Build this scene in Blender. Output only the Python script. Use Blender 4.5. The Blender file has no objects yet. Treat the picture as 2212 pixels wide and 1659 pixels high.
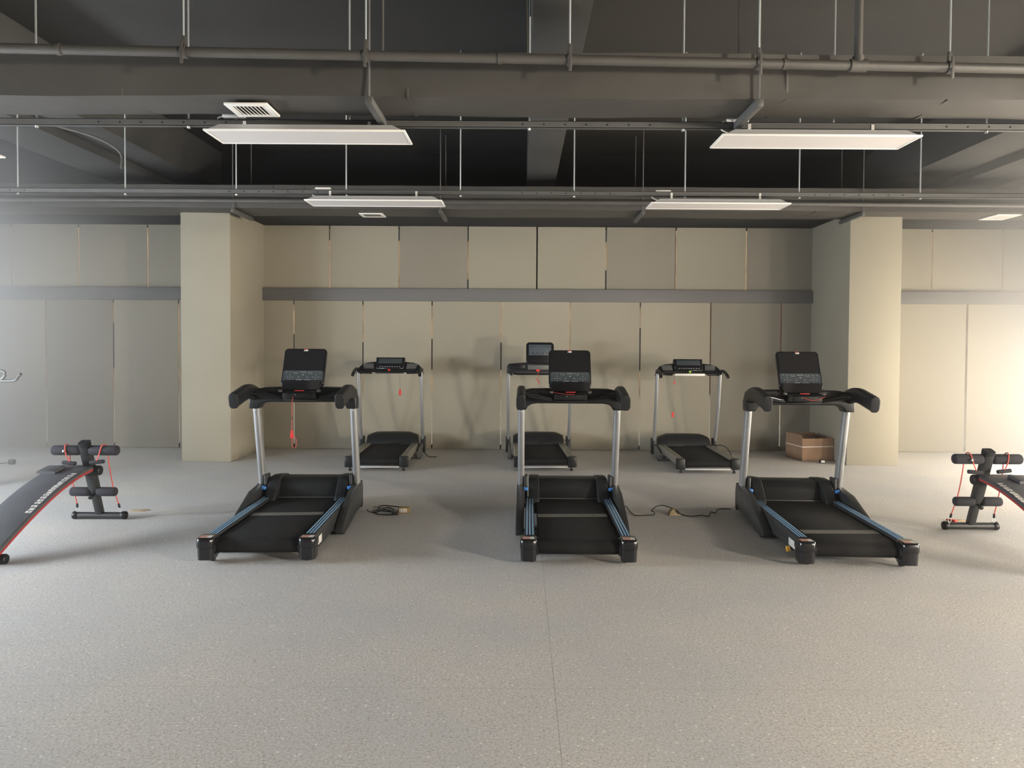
import bpy, bmesh, math, random
from mathutils import Vector, Matrix
S = bpy.context.scene
C = S.collection
R = math.radians
random.seed(7)

# ------------------------------------------------------------------ camera
FPX, W, H = 1660.0, 2212.0, 1659.0
SHX, SHY = -20.0, -44.0
CAMZ = 1.47
cam = bpy.data.cameras.new('camera'); camo = bpy.data.objects.new('camera', cam); C.objects.link(camo)
CAM_M = Matrix.Rotation(R(88.5), 4, 'X') @ Matrix.Rotation(R(0.33), 4, 'Z')
camo.matrix_world = Matrix.Translation((0, 0, CAMZ)) @ CAM_M
cam.sensor_fit = 'HORIZONTAL'; cam.sensor_width = 36.0
cam.lens = 36.0 * FPX / W
cam.shift_x = SHX / W; cam.shift_y = SHY / W
cam.clip_start = 0.05; cam.clip_end = 300
S.camera = camo

def ray(px, py):
    d = Vector((((px - W/2) + SHX)/FPX, (-(py - H/2) + SHY)/FPX, -1.0))
    return CAM_M.to_3x3() @ d
def P(px, py, Y):            # point seen at a pixel, at distance Y
    d = ray(px, py); t = Y/d.y
    return Vector((d.x*t, Y, CAMZ + d.z*t))
def F(px, py, z=0.0):        # point seen at a pixel, at height z
    d = ray(px, py); t = (z - CAMZ)/d.z
    return Vector((d.x*t, d.y*t, z))

# ------------------------------------------------------------------ world, daylight, exposure
S.view_settings.view_transform = 'Standard'
S.view_settings.look = 'None'
S.view_settings.gamma = 1.0
S.view_settings.exposure = 0.25
S.view_settings.use_curve_mapping = False
wd = bpy.data.worlds.new('sky'); S.world = wd; wd.use_nodes = True
bg = wd.node_tree.nodes['Background']
bg.inputs['Color'].default_value = (0.92, 0.95, 1.0, 1)
bg.inputs['Strength'].default_value = 1.0

def daylight(name, loc, rot, sx, sy, power, col):
    l = bpy.data.lights.new(name, 'AREA'); l.shape = 'RECTANGLE'; l.size = sx; l.size_y = sy
    l.energy = power; l.color = col
    o = bpy.data.objects.new(name, l); C.objects.link(o); o.location = loc; o.rotation_euler = rot
    return o
# daylight through the windows in the right wall (x=7.1) and the left wall (x=-7.4): (y centre, width, power)
def side_light(side, yc, w_, zc, h_, p_, col):
    x = 7.05 if side > 0 else -7.35
    daylight('right_window_daylight' if side > 0 else 'left_window_daylight', (x, yc, zc), (R(90), 0, R(90 if side > 0 else -90)), w_, h_, p_, col)
WARM, COOL = (1.0, 0.89, 0.74), (0.86, 0.93, 1.0)
side_light(1, -1.1, .60, 2.3, .60, 1230, WARM)     # compact warm key lamp at the near right window
side_light(1, 3.2, .65, .65, .65, 560, WARM)
side_light(1, 5.7, .65, 1.3, .65, 80, WARM)
side_light(1, 7.6, .8, .9, .8, 210, WARM)
side_light(1, 9.1, .8, 1.0, 1.4, 75, WARM)
side_light(-1, 3.3, .65, 1.3, .65, 320, COOL)
side_light(-1, 4.6, .65, 1.3, .65, 330, COOL)
side_light(-1, 5.7, .65, 1.3, .65, 110, COOL)
side_light(-1, 9.1, .8, 2.0, 1.6, 28, COOL)
S.cycles.max_bounces = 8
S.cycles.diffuse_bounces = 4
S.cycles.volume_bounces = 1
S.cycles.volume_step_rate = 5
S.cycles.volume_max_steps = 64
S.cycles.transparent_max_bounces = 12
S.cycles.use_denoising = True
S.cycles.sample_clamp_indirect = 4

# ------------------------------------------------------------------ materials
def mat(name, col, rough=0.6, metal=0.0, noise=0.0, nscale=8.0, bump=0.0, bscale=60.0, spec=0.5, coat=0.0):
    m = bpy.data.materials.new(name); m.use_nodes = True
    nt = m.node_tree; b = nt.nodes['Principled BSDF']
    b.inputs['Base Color'].default_value = (*col, 1); b.inputs['Roughness'].default_value = rough
    b.inputs['Metallic'].default_value = metal
    b.inputs['Specular IOR Level'].default_value = spec
    if coat: b.inputs['Coat Weight'].default_value = coat; b.inputs['Coat Roughness'].default_value = 0.08
    tc = nt.nodes.new('ShaderNodeTexCoord')
    if noise:
        n = nt.nodes.new('ShaderNodeTexNoise'); n.inputs['Scale'].default_value = nscale; n.inputs['Detail'].default_value = 3
        nt.links.new(tc.outputs['Object'], n.inputs['Vector'])
        r = nt.nodes.new('ShaderNodeMapRange'); r.inputs['From Min'].default_value = .3; r.inputs['From Max'].default_value = .7
        r.inputs['To Min'].default_value = 1-noise; r.inputs['To Max'].default_value = 1+noise
        nt.links.new(n.outputs['Fac'], r.inputs['Value'])
        v = nt.nodes.new('ShaderNodeVectorMath'); v.operation = 'SCALE'; v.inputs[0].default_value = col
        nt.links.new(r.outputs['Result'], v.inputs['Scale']); nt.links.new(v.outputs['Vector'], b.inputs['Base Color'])
    if bump:
        n2 = nt.nodes.new('ShaderNodeTexNoise'); n2.inputs['Scale'].default_value = bscale; n2.inputs['Detail'].default_value = 2
        nt.links.new(tc.outputs['Object'], n2.inputs['Vector'])
        bp = nt.nodes.new('ShaderNodeBump'); bp.inputs['Strength'].default_value = bump; bp.inputs['Distance'].default_value = .01
        nt.links.new(n2.outputs['Fac'], bp.inputs['Height']); nt.links.new(bp.outputs['Normal'], b.inputs['Normal'])
    return m

M = {}
M['plaster'] = mat('beige plaster', (0.311, 0.285, 0.222), .85, noise=.03, nscale=1.2)
M['blind_a'] = mat('beige blind', (0.296, 0.270, 0.211), .8, noise=.02, nscale=1.5)  # the three blind tones mix fabric colour with painted lighting differences
M['blind_b'] = mat('grey beige blind', (0.233, 0.211, 0.170), .8, noise=.02, nscale=1.5)
M['blind_c'] = mat('light beige blind', (0.326, 0.296, 0.229), .8, noise=.02, nscale=1.5)
M['band'] = mat('grey painted beam', (0.141, 0.137, 0.133), .7, noise=.04, nscale=2)
M['slab'] = mat('dark sprayed concrete', (.023, .022, .020), .9, noise=.15, nscale=1.0, bump=.2, bscale=30)
M['beam'] = mat('dark sprayed beam', (.055, .055, .053), .9, noise=.12, nscale=1.5, bump=.2, bscale=25)
M['void'] = mat('black sprayed wall', (.010, .010, .0105), .95, noise=.1, nscale=2)
M['duct'] = mat('dark duct wrap', (.060, .056, .050), .55, noise=.15, nscale=1.1, bump=.35, bscale=7)
M['pipe'] = mat('dark painted pipe', (.072, .068, .062), .5, noise=.1, nscale=3)
M['strut'] = mat('grey painted channel', (.085, .085, .082), .5, noise=.08, nscale=6)
M['rod'] = mat('zinc rod', (.55, .58, .58), .45, .6)
M['darkrod'] = mat('sprayed rod', (.11, .105, .10), .7)
M['white'] = mat('white enamel', (.82, .80, .76), .45, noise=.02, nscale=3)
M['diffuser'] = mat('frosted diffuser', (.66, .63, .62), .5)
M['black'] = mat('black plastic', (.009, .010, .0115), .42, spec=.35, noise=.1, nscale=9, bump=.05, bscale=400)
M['gloss'] = mat('glossy black plastic', (.010, .010, .012), .18)
M['soft'] = mat('soft black foam', (.020, .020, .026), .9, bump=.3, bscale=220)
M['belt'] = mat('running belt', (.011, .011, .0115), .85, spec=.2, noise=.2, nscale=9, bump=.25, bscale=500)
M['beltline'] = mat('grey belt seam', (.11, .105, .09), .8, noise=.25, nscale=30)
M['hood'] = mat('charcoal plastic', (.012, .013, .0145), .5, spec=.3, noise=.1, nscale=6)
M['frame'] = mat('black powder coat', (.020, .021, .022), .45)
M['silver'] = mat('silver tube', (.42, .43, .44), .36, .75, noise=.05, nscale=4)
M['alu'] = mat('ribbed aluminium', (.36, .35, .30), .42, .7, noise=.05, nscale=4)
M['steelgrey'] = mat('grey steel', (.14, .14, .135), .45, .4)
M['railblue'] = mat('dark blue rail', (.012, .022, .042), .45)
M['blue'] = mat('light blue stripe', (.20, .37, .55), .5)
M['knobblue'] = mat('blue knob', (.05, .20, .55), .4)
M['red'] = mat('red plastic', (.62, .03, .03), .4)
M['cordred'] = mat('red cord', (.55, .07, .05), .6)
M['keypad'] = mat('grey keypad', (.045, .055, .062), .35)
M['print'] = mat('pale print', (.35, .36, .36), .6)
M['label'] = mat('white sticker', (.55, .55, .52), .5, noise=.35, nscale=60)
M['stickred'] = mat('pink sticker', (.42, .22, .18), .5, noise=.2, nscale=80)
M['yellow'] = mat('orange knob', (.72, .38, .04), .45)
M['card'] = mat('brown cardboard', (.28, .175, .11), .85, noise=.08, nscale=8)
M['strap'] = mat('white strap', (.75, .70, .62), .5)
M['tan'] = mat('tan scrap', (.42, .33, .20), .8, noise=.15, nscale=30)
M['brass'] = mat('yellow rim', (.30, .21, .08), .5)
M['cable'] = mat('black cable', (.012, .012, .012), .5)
M['vinyl'] = mat('grey padded vinyl', (.070, .073, .080), .55, noise=.1, nscale=8, bump=.15, bscale=150)
M['redvinyl'] = mat('red piping', (.34, .03, .03), .5)
M['lightgrey'] = mat('pale grey cap', (.45, .45, .45), .5)
M['green'] = mat('green button', (.35, .55, .06), .4)
M['exterior'] = mat('outside wall', (.62, .42, .26), .8, noise=.4, nscale=1.3)
M['extdark'] = mat('outside windows', (.02, .018, .018), .3)
M['ground'] = mat('outside ground', (.50, .42, .32), .9, noise=.2, nscale=2)

def glassmat():
    m = bpy.data.materials.new('window glass'); m.use_nodes = True; nt = m.node_tree
    nt.nodes.clear()
    o = nt.nodes.new('ShaderNodeOutputMaterial'); mx = nt.nodes.new('ShaderNodeMixShader')
    t = nt.nodes.new('ShaderNodeBsdfTransparent'); t.inputs[0].default_value = (.86, .88, .86, 1)
    g = nt.nodes.new('ShaderNodeBsdfGlossy'); g.inputs['Roughness'].default_value = .02
    fr = nt.nodes.new('ShaderNodeFresnel'); fr.inputs['IOR'].default_value = 1.3
    nt.links.new(fr.outputs[0], mx.inputs[0]); nt.links.new(t.outputs[0], mx.inputs[1]); nt.links.new(g.outputs[0], mx.inputs[2])
    nt.links.new(mx.outputs[0], o.inputs['Surface']); return m
M['glass'] = glassmat()

def floormat():
    m = bpy.data.materials.new('speckled grey vinyl'); m.use_nodes = True; nt = m.node_tree
    N = nt.nodes; L = nt.links; b = N['Principled BSDF']
    tc = N.new('ShaderNodeTexCoord')
    def noise(s, d=3, dist=0):
        n = N.new('ShaderNodeTexNoise'); n.inputs['Scale'].default_value = s; n.inputs['Detail'].default_value = d
        L.new(tc.outputs['Object'], n.inputs['Vector']); return n
    def rng(src, a, b_, c, d):
        r = N.new('ShaderNodeMapRange'); r.inputs['From Min'].default_value = a; r.inputs['From Max'].default_value = b_
        r.inputs['To Min'].default_value = c; r.inputs['To Max'].default_value = d; L.new(src, r.inputs['Value']); return r.outputs['Result']
    def mix(fac, a, b_):
        x = N.new('ShaderNodeMix'); x.data_type = 'RGBA'
        L.new(fac, x.inputs[0])
        for s_, v in ((6, a), (7, b_)):
            if hasattr(v, 'is_linked'): L.new(v, x.inputs[s_])
            else: x.inputs[s_].default_value = (*v, 1)
        return x.outputs[2]
    base = mix(rng(noise(1.1, 4).outputs['Fac'], .35, .65, 0, 1), (0.57, 0.57, 0.58), (0.68, 0.645, 0.60))
    fine = mix(rng(noise(90, 2).outputs['Fac'], .35, .65, 0, .9), base, (0.44, 0.43, 0.415))
    v = N.new('ShaderNodeTexVoronoi'); v.inputs['Scale'].default_value = 75; L.new(tc.outputs['Object'], v.inputs['Vector'])
    sep = N.new('ShaderNodeSeparateColor'); L.new(v.outputs['Color'], sep.inputs[0])
    def speck(chan, lo, rad, col, prev):
        a = N.new('ShaderNodeMath'); a.operation = 'GREATER_THAN'; L.new(sep.outputs[chan], a.inputs[0]); a.inputs[1].default_value = lo
        d = N.new('ShaderNodeMath'); d.operation = 'LESS_THAN'; L.new(v.outputs['Distance'], d.inputs[0]); d.inputs[1].default_value = rad
        e = N.new('ShaderNodeMath'); e.operation = 'MULTIPLY'; L.new(a.outputs[0], e.inputs[0]); L.new(d.outputs[0], e.inputs[1])
        return mix(e.outputs[0], prev, col)
    c = speck(0, .86, .30, (.34, .345, .35), fine)
    c = speck(1, .965, .36, (.82, .80, .74), c)
    c = speck(2, .95, .3, (.42, .36, .28), c)
    sx = N.new('ShaderNodeSeparateXYZ'); L.new(tc.outputs['Object'], sx.inputs[0])
    def seam(axis, at, w_, prev, col):
        s = N.new('ShaderNodeMath'); s.operation = 'SUBTRACT'; L.new(sx.outputs[axis], s.inputs[0]); s.inputs[1].default_value = at
        a = N.new('ShaderNodeMath'); a.operation = 'ABSOLUTE'; L.new(s.outputs[0], a.inputs[0])
        t = N.new('ShaderNodeMath'); t.operation = 'LESS_THAN'; L.new(a.outputs[0], t.inputs[0]); t.inputs[1].default_value = w_
        k = N.new('ShaderNodeMath'); k.operation = 'MULTIPLY'; k.inputs[1].default_value = .55; L.new(t.outputs[0], k.inputs[0])
        return mix(k.outputs[0], prev, col)
    c = seam('X', .150, .0015, c, (.16, .155, .15))
    c = seam('Y', 3.24, .003, c, (.46, .42, .37))
    L.new(c, b.inputs['Base Color'])
    b.inputs['Roughness'].default_value = .55; b.inputs['Specular IOR Level'].default_value = .35
    bp = N.new('ShaderNodeBump'); bp.inputs['Strength'].default_value = .15; bp.inputs['Distance'].default_value = .004
    L.new(noise(140, 2).outputs['Fac'], bp.inputs['Height']); L.new(bp.outputs[0], b.inputs['Normal'])
    return m
M['floor'] = floormat()

# ------------------------------------------------------------------ mesh helpers
def NB(): return bmesh.new()
def _bev(bm, verts, bev, seg=2):
    if bev <= 0: return
    es = set()
    for v in verts:
        for e in v.link_edges: es.add(e)
    bmesh.ops.bevel(bm, geom=list(es), offset=bev, segments=seg, affect='EDGES', profile=.5, clamp_overlap=True)
def box(bm, x0, x1, y0, y1, z0, z1, bev=0.0, m=None, seg=2):
    r = bmesh.ops.create_cube(bm, size=1.0)
    vs = r['verts']
    for v in vs:
        v.co = Vector((x0 + (v.co.x+.5)*(x1-x0), y0 + (v.co.y+.5)*(y1-y0), z0 + (v.co.z+.5)*(z1-z0)))
        if m is not None: v.co = m @ v.co
    _bev(bm, vs, bev, seg)
def prism(bm, pts, axis, a0, a1, bev=0.0, m=None, seg=2):
    """pts: 2D polygon; axis 'x' -> pts are (y,z), 'y' -> (x,z), 'z' -> (x,y)"""
    def mk(p, a):
        if axis == 'x': c = Vector((a, p[0], p[1]))
        elif axis == 'y': c = Vector((p[0], a, p[1]))
        else: c = Vector((p[0], p[1], a))
        return m @ c if m is not None else c
    A = [bm.verts.new(mk(p, a0)) for p in pts]; B = [bm.verts.new(mk(p, a1)) for p in pts]
    n = len(pts)
    fs = [bm.faces.new(A), bm.faces.new(B[::-1])]
    for i in range(n): fs.append(bm.faces.new((A[i], B[i], B[(i+1) % n], A[(i+1) % n])))
    bmesh.ops.recalc_face_normals(bm, faces=fs)
    if bev: 
        es = set(fs[0].edges) | set(fs[1].edges)
        bmesh.ops.bevel(bm, geom=list(es), offset=bev, segments=seg, affect='EDGES', profile=.5, clamp_overlap=True)
def sweep(bm, pts, prof, up=Vector((0, 0, 1)), scales=None, closed=False, cap=True):
    pts = [Vector(p) for p in pts]; n = len(pts); rings = []
    for i, p in enumerate(pts):
        if closed: t = pts[(i+1) % n] - pts[i-1]
        else: t = (pts[min(i+1, n-1)] - pts[max(i-1, 0)])
        t = t.normalized() if t.length > 1e-9 else Vector((0, 1, 0))
        u = up.cross(t)
        if u.length < 1e-4: u = Vector((1, 0, 0)).cross(t)
        u.normalize(); v = t.cross(u)
        s = scales[i] if scales else 1.0
        rings.append([bm.verts.new(p + u*a*s + v*b*s) for a, b in prof])
    k = len(prof); fs = []
    for i in range(n if closed else n-1):
        a, b = rings[i], rings[(i+1) % n]
        for j in range(k): fs.append(bm.faces.new((a[j], a[(j+1) % k], b[(j+1) % k], b[j])))
    if cap and not closed: fs.append(bm.faces.new(rings[0][::-1])); fs.append(bm.faces.new(rings[-1]))
    bmesh.ops.recalc_face_normals(bm, faces=fs)
def circ(rx, ry=None, n=12):
    ry = rx if ry is None else ry
    return [(rx*math.cos(2*math.pi*i/n), ry*math.sin(2*math.pi*i/n)) for i in range(n)]
def rrect(w, h, r, n=4):
    out = []
    for cx, cy, a0 in ((w/2-r, h/2-r, 0), (-w/2+r, h/2-r, 90), (-w/2+r, -h/2+r, 180), (w/2-r, -h/2+r, 270)):
        for i in range(n+1):
            a = R(a0 + 90*i/n); out.append((cx + r*math.cos(a), cy + r*math.sin(a)))
    return out
def tube(bm, pts, r, n=12, ry=None): sweep(bm, pts, circ(r, ry, n))
def smooth_path(pts, k=6):
    pts = [Vector(p) for p in pts]; out = []
    for i in range(len(pts)-1):
        p0 = pts[max(i-1, 0)]; p1 = pts[i]; p2 = pts[i+1]; p3 = pts[min(i+2, len(pts)-1)]
        for j in range(k):
            t = j/k
            out.append(.5*((2*p1) + (p2-p0)*t + (2*p0-5*p1+4*p2-p3)*t*t + (3*p1-p0-3*p2+p3)*t**3))
    out.append(pts[-1]); return out
def capsule(bm, a, b, r, n=16, rnd=.35):
    a = Vector(a); b = Vector(b); d = (b-a).normalized(); e = r*rnd
    pts = [a, a + d*e*.3, a + d*e, b - d*e, b - d*e*.3, b]
    sweep(bm, pts, circ(r, n=n), scales=[.72, .9, 1, 1, .9, .72])
def obj(name, bm, m, parent=None, label=None, smooth=40):
    me = bpy.data.meshes.new(name); bm.to_mesh(me); bm.free()
    me.materials.append(M[m] if isinstance(m, str) else m)
    for p in me.polygons: p.use_smooth = True
    me.set_sharp_from_angle(angle=R(smooth))
    o = bpy.data.objects.new(name, me); C.objects.link(o)
    if parent: o.parent = parent
    if label: o['label'] = label
    return o
def tag(o, label, cat, group=None, kind=None):
    o['label'] = label; o['category'] = cat
    if group: o['group'] = group
    if kind: o['kind'] = kind
    return o
def thing(name, label, cat, loc=(0, 0, 0), rz=0.0, group=None):
    o = bpy.data.objects.new(name, None); C.objects.link(o); o.location = loc; o.rotation_euler = (0, 0, rz)
    return tag(o, label, cat, group)
def kids(o): return [c for c in C.objects if c.parent == o]
def dup(o, parent=None, loc=None, rz=None, label=None, group=None, skip=()):
    c = o.copy(); C.objects.link(c); c.parent = parent
    if loc is not None: c.location = loc
    if rz is not None: c.rotation_euler = (0, 0, rz)
    if label: c['label'] = label
    if group: c['group'] = group
    for ch in kids(o):
        if ch.name.split('.')[0] not in skip: dup(ch, c, skip=skip)
    return c
def struct(name, bm, m, parent=None, label=None):
    o = obj(name, bm, m, parent)
    if not parent: o['kind'] = 'structure'
    if label: o['label'] = label
    return o

# ------------------------------------------------------------------ room shell
XL, XR, YB, YF, ZS = -7.4, 7.1, -4.0, 10.62, 4.06
bm = NB(); box(bm, XL-.2, XR+.2, YB-.2, YF+.15, -.2, 0); struct('floor', bm, 'floor')
bm = NB(); box(bm, XL-.2, XR+.2, YB-.2, YF+.4, ZS, ZS+.2); struct('ceiling', bm, 'slab')
bm = NB(); box(bm, XL-.2, XR+.2, YF-.02, YF+.38, 3.09, ZS); struct('wall_back', bm, 'void')
bm = NB(); box(bm, XL-.2, XR+.2, YB-.2, YB, 0, ZS); struct('wall_front', bm, 'band')
# side walls with three window openings each (y0,y1)
OP = [(-2.4, -.2), (.3, 2.6), (3.0, 5.9), (7.0, 9.7)]
Z0, Z1 = .08, 3.02
def side_wall(name, xa, xb):
    bm = NB(); box(bm, xa, xb, YB, YF+.3, 0, Z0); box(bm, xa, xb, YB, YF+.3, Z1, ZS)
    ys = [YB] + [v for o_ in OP for v in o_] + [YF+.3]
    for i in range(0, len(ys), 2): box(bm, xa, xb, ys[i], ys[i+1], Z0, Z1)
    struct(name, bm, 'band')
side_wall('wall_left', XL-.2, XL); side_wall('wall_right', XR, XR+.2)
wn = 0
def window(x0, x1, y0, y1, z0, z1, mull, trans, axis, fm='band'):
    """window in a plane; axis 'x' = glass normal along x"""
    global wn
    wn += 1; bm = NB(); t = .05
    if axis == 'x':
        xm = (x0+x1)/2
        for a in (y0, y1-t): box(bm, x0, x1, a, a+t, z0, z1)
        for a in (z0, z1-t): box(bm, x0, x1, y0, y1, a, a+t)
        for a in mull: box(bm, x0, x1, a-t/2, a+t/2, z0, z1)
        for a in trans: box(bm, x0, x1, y0, y1, a-t/2, a+t/2)
    else:
        for a in (x0, x1-t): box(bm, a, a+t, y0, y1, z0, z1)
        for a in (z0, z1-t): box(bm, x0, x1, y0, y1, a, a+t)
        for a in mull: box(bm, a-t/2, a+t/2, y0, y1, z0, z1)
        for a in trans: box(bm, x0, x1, y0, y1, a-t/2, a+t/2)
    f = struct('window_%d' % wn, bm, fm)
    bm = NB()
    if axis == 'x': box(bm, (x0+x1)/2-.004, (x0+x1)/2+.004, y0+.01, y1-.01, z0+.01, z1-.01)
    else: box(bm, x0+.01, x1-.01, (y0+y1)/2-.004, (y0+y1)/2+.004, z0+.01, z1-.01)
    obj('pane', bm, 'glass', f)
for a, b in OP:
    window(XR+.08, XR+.14, a, b, Z0, Z1, [(a+b)/2], [2.2], 'x')
    window(XL-.14, XL-.08, a, b, Z0, Z1, [(a+b)/2], [2.2], 'x')
# columns: near face at 9.37
YC = 9.39
cl0, cl1 = P(391, 730, YC).x, P(498, 730, YC).x
cr0, cr1 = P(1833, 730, YC).x, P(1945, 730, YC).x
for i, (a, b, nm) in enumerate(((cl0, cl1, 'wall_left_column'), (cr0, cr1, 'wall_right_column'))):
    bm = NB(); box(bm, a, b, YC, YF+.1, 0, 3.30, .006)
    struct(nm, bm, 'plaster')
# windows behind the blinds, one per bay
YW = YF + .08
bays = ((XL, cl0), (cl1, cr0), (cr1, XR))
for a, b in bays:
    n = max(2, round((b-a)/1.9)); window(a, b, YW, YW+.06, 0.0, 3.12, [a + (b-a)*k/n for k in range(1, n)], [2.12], 'y')
# grey transom beams between blind rows
YT = YF - .075
zt1, zt0 = P(1126, 624.5, YT).z, P(1126, 651.5, YT).z
tx = ((XL, cl0), (cl1-.0, P(1766, 640, YT).x), (cr1, XR))
for i, (a, b) in enumerate(tx):
    bm = NB(); box(bm, a, b, YT, YF+.06, zt0, zt1, .004); struct('trim_%d' % (i+1), bm, 'band')
# soffit above the blinds
YBl_ = YF - .012
ZF = P(1000, 488.5, YBl_).z
bm = NB(); box(bm, XL, XR, 9.80, YF-.02, ZF, ZF+.3); struct('trim_4', bm, 'void')
# exterior, seen only through the slits between the blinds
bm = NB(); box(bm, -40, 40, YF+.6, 60, -.35, -.15); struct('ground', bm, 'ground')
for bx0, bx1, wh in ((-34, -17.5, 'left end of the'), (-14.0, 5.3, 'left half of the'), (6.3, 7.7, 'middle of the'), (8.7, 12.8, 'right part of the'), (16.0, 34, 'right end of the')):
    ex = thing('building', 'brown building outside, glimpsed through slits at the %s blind wall' % wh, 'building', ((bx0+bx1)/2, 24, -.15), group='buildings outside')
    bm = NB(); hw = (bx1-bx0)/2
    box(bm, -hw, hw, 0, 6, 0, 14); obj('wall', bm, 'exterior', ex)
    for fl in range(4):
        x = -hw+.4
        while x < hw-1.8:
            z = .8 + fl*2.0; ww = random.uniform(1.3, 1.9)
            bm = NB(); box(bm, x, x+ww, -.06, .05, z, z+random.uniform(.8, 1.4)); obj('window', bm, 'extdark', ex); x += ww + random.uniform(.8, 1.4)

# ------------------------------------------------------------------ blinds
YBl = YF - .012
def blind(xa, xb, z0, z1, m, label, grp, yoff=0):
    bm = NB()
    # slight bow of the hanging sheet
    n = 6; A = []
    for i in range(n+1):
        t = i/n; A.append((xa + (xb-xa)*t, YBl + yoff - .006*math.sin(math.pi*t)))
    for zz0, zz1 in ((z0, z1),):
        f = [bm.verts.new((x, y, zz0)) for x, y in A]; g = [bm.verts.new((x, y, zz1)) for x, y in A]
        f2 = [bm.verts.new((x, y+.006, zz0)) for x, y in A]; g2 = [bm.verts.new((x, y+.006, zz1)) for x, y in A]
        for i in range(n):
            bm.faces.new((f[i], f[i+1], g[i+1], g[i])); bm.faces.new((f2[i+1], f2[i], g2[i], g2[i+1]))
            bm.faces.new((g[i], g[i+1], g2[i+1], g2[i])); bm.faces.new((f[i+1], f[i], f2[i], f2[i+1]))
        bm.faces.new((f[0], g[0], g2[0], f2[0])); bm.faces.new((g[n], f[n], f2[n], g2[n]))
    o = obj('window_blind', bm, m); tag(o, label, 'blind', grp); return o
ordw = ['first', 'second', 'third', 'fourth', 'fifth', 'sixth', 'seventh', 'eighth', 'ninth', 'tenth']
def row(seams, pyr, xa, xb, z0, z1, mats, label, grp, gap, rev=False):
    xs = [xa] + [P(s, pyr, YBl).x for s in seams] + [xb]; n = len(xs)-1
    for i in range(n):
        k = (n-1-i) if rev else i
        g0 = 0 if i == 0 else gap/2; g1 = 0 if i == n-1 else gap/2
        blind(xs[i]+g0, xs[i+1]-g1, z0, z1, mats[i % len(mats)], label % ordw[min(k, 9)], grp)
GU, GL = .020, .017
row([712, 862, 1011, 1160, 1309, 1460, 1612], 560, cl1, cr0, zt1-.01, ZF-.005,
    ['blind_c', 'blind_a', 'blind_b', 'blind_a', 'blind_a', 'blind_b', 'blind_a', 'blind_b'],  # first blind a paler tone: painted light for the dim left end
    'beige upper row blind between the columns, %s from the left column', 'upper blinds between the columns', GU)
row([635, 784, 933, 1082, 1231, 1382, 1534, 1686], 800, cl1, cr0, .005, zt0+.01,
    ['blind_c', 'blind_a', 'blind_c', 'blind_a', 'blind_c', 'blind_a', 'blind_c', 'blind_b', 'blind_b'],  # first two blinds raised in tone, brightness painted in beside the left column
    'tall beige lower blind between the columns, %s from the left column', 'lower blinds between the columns', GL)
row([25, 170, 319], 560, XL, cl0, zt1-.01, ZF-.005, ['blind_a', 'blind_c', 'blind_a', 'blind_a', 'blind_a', 'blind_b'],
    'beige upper blind left of the left column, %s from that column', 'upper blinds left of the left column', GU, True)
row([100, 246, 386.5], 800, XL, cl0+.0, .005, zt0+.01, ['blind_a', 'blind_b', 'blind_a', 'blind_a', 'blind_a', 'blind_b'],
    'tall beige lower blind left of the left column, %s from that column', 'lower blinds left of the left column', GL, True)
row([2013, 2166], 560, cr1, XR, zt1-.01, ZF-.005, ['blind_a', 'blind_c', 'blind_c'],
    'beige upper blind right of the right column, %s from that column', 'upper blinds right of the right column', GU)
row([2087], 800, cr1, XR, .005, zt0+.01, ['blind_a', 'blind_c'],
    'tall beige lower blind right of the right column, %s from that column', 'lower blinds right of the right column', .03)

# ------------------------------------------------------------------ ceiling beams
def beam(x0, x1, z0, nm, y0=YB, y1=YF-.02, m='beam'):
    bm = NB(); box(bm, x0, x1, y0, y1, z0, ZS, .004); struct(nm, bm, m)
beam(.06, .41, 3.47, 'ceiling_beam_middle')
beam(-5.17, -4.57, 3.47, 'ceiling_beam_left'); beam(-4.57, -4.12, 3.56, 'ceiling_beam_left_step')
beam(5.33, 5.95, 3.47, 'ceiling_beam_right'); beam(4.70, 5.33, 3.56, 'ceiling_beam_right_step')

# ------------------------------------------------------------------ ducts
def wobbly(bm, x0, x1, y0, y1, z0, z1, n, amp, seed):
    rnd = random.Random(seed); ph = [rnd.uniform(0, 6.28) for _ in range(12)]
    def w(x, k): return amp*(math.sin(x*1.7+ph[k]) + .6*math.sin(x*4.1+ph[k+1]) + .35*math.sin(x*9.3+ph[k+2]))
    rings = []
    for i in range(n+1):
        x = x0 + (x1-x0)*i/n
        rings.append([bm.verts.new(c) for c in (
            (x, y0+w(x, 0), z0+w(x, 1)), (x, (y0+y1)/2, z0+w(x, 5)*.8-.004), (x, y1+w(x, 2), z0+w(x, 3)), (x, y1+w(x, 2), z1),
            (x, y0+w(x, 4), z1+w(x, 6)*.5), (x, y0+w(x, 7)*1.2-.005, (z0+z1)/2))])
    fs = []
    for i in range(n):
        a, b = rings[i], rings[i+1]
        for j in range(6): fs.append(bm.faces.new((a[j], a[(j+1) % 6], b[(j+1) % 6], b[j])))
    fs.append(bm.faces.new(rings[0])); fs.append(bm.faces.new(rings[-1]))
    bmesh.ops.recalc_face_normals(bm, faces=fs)
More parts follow.
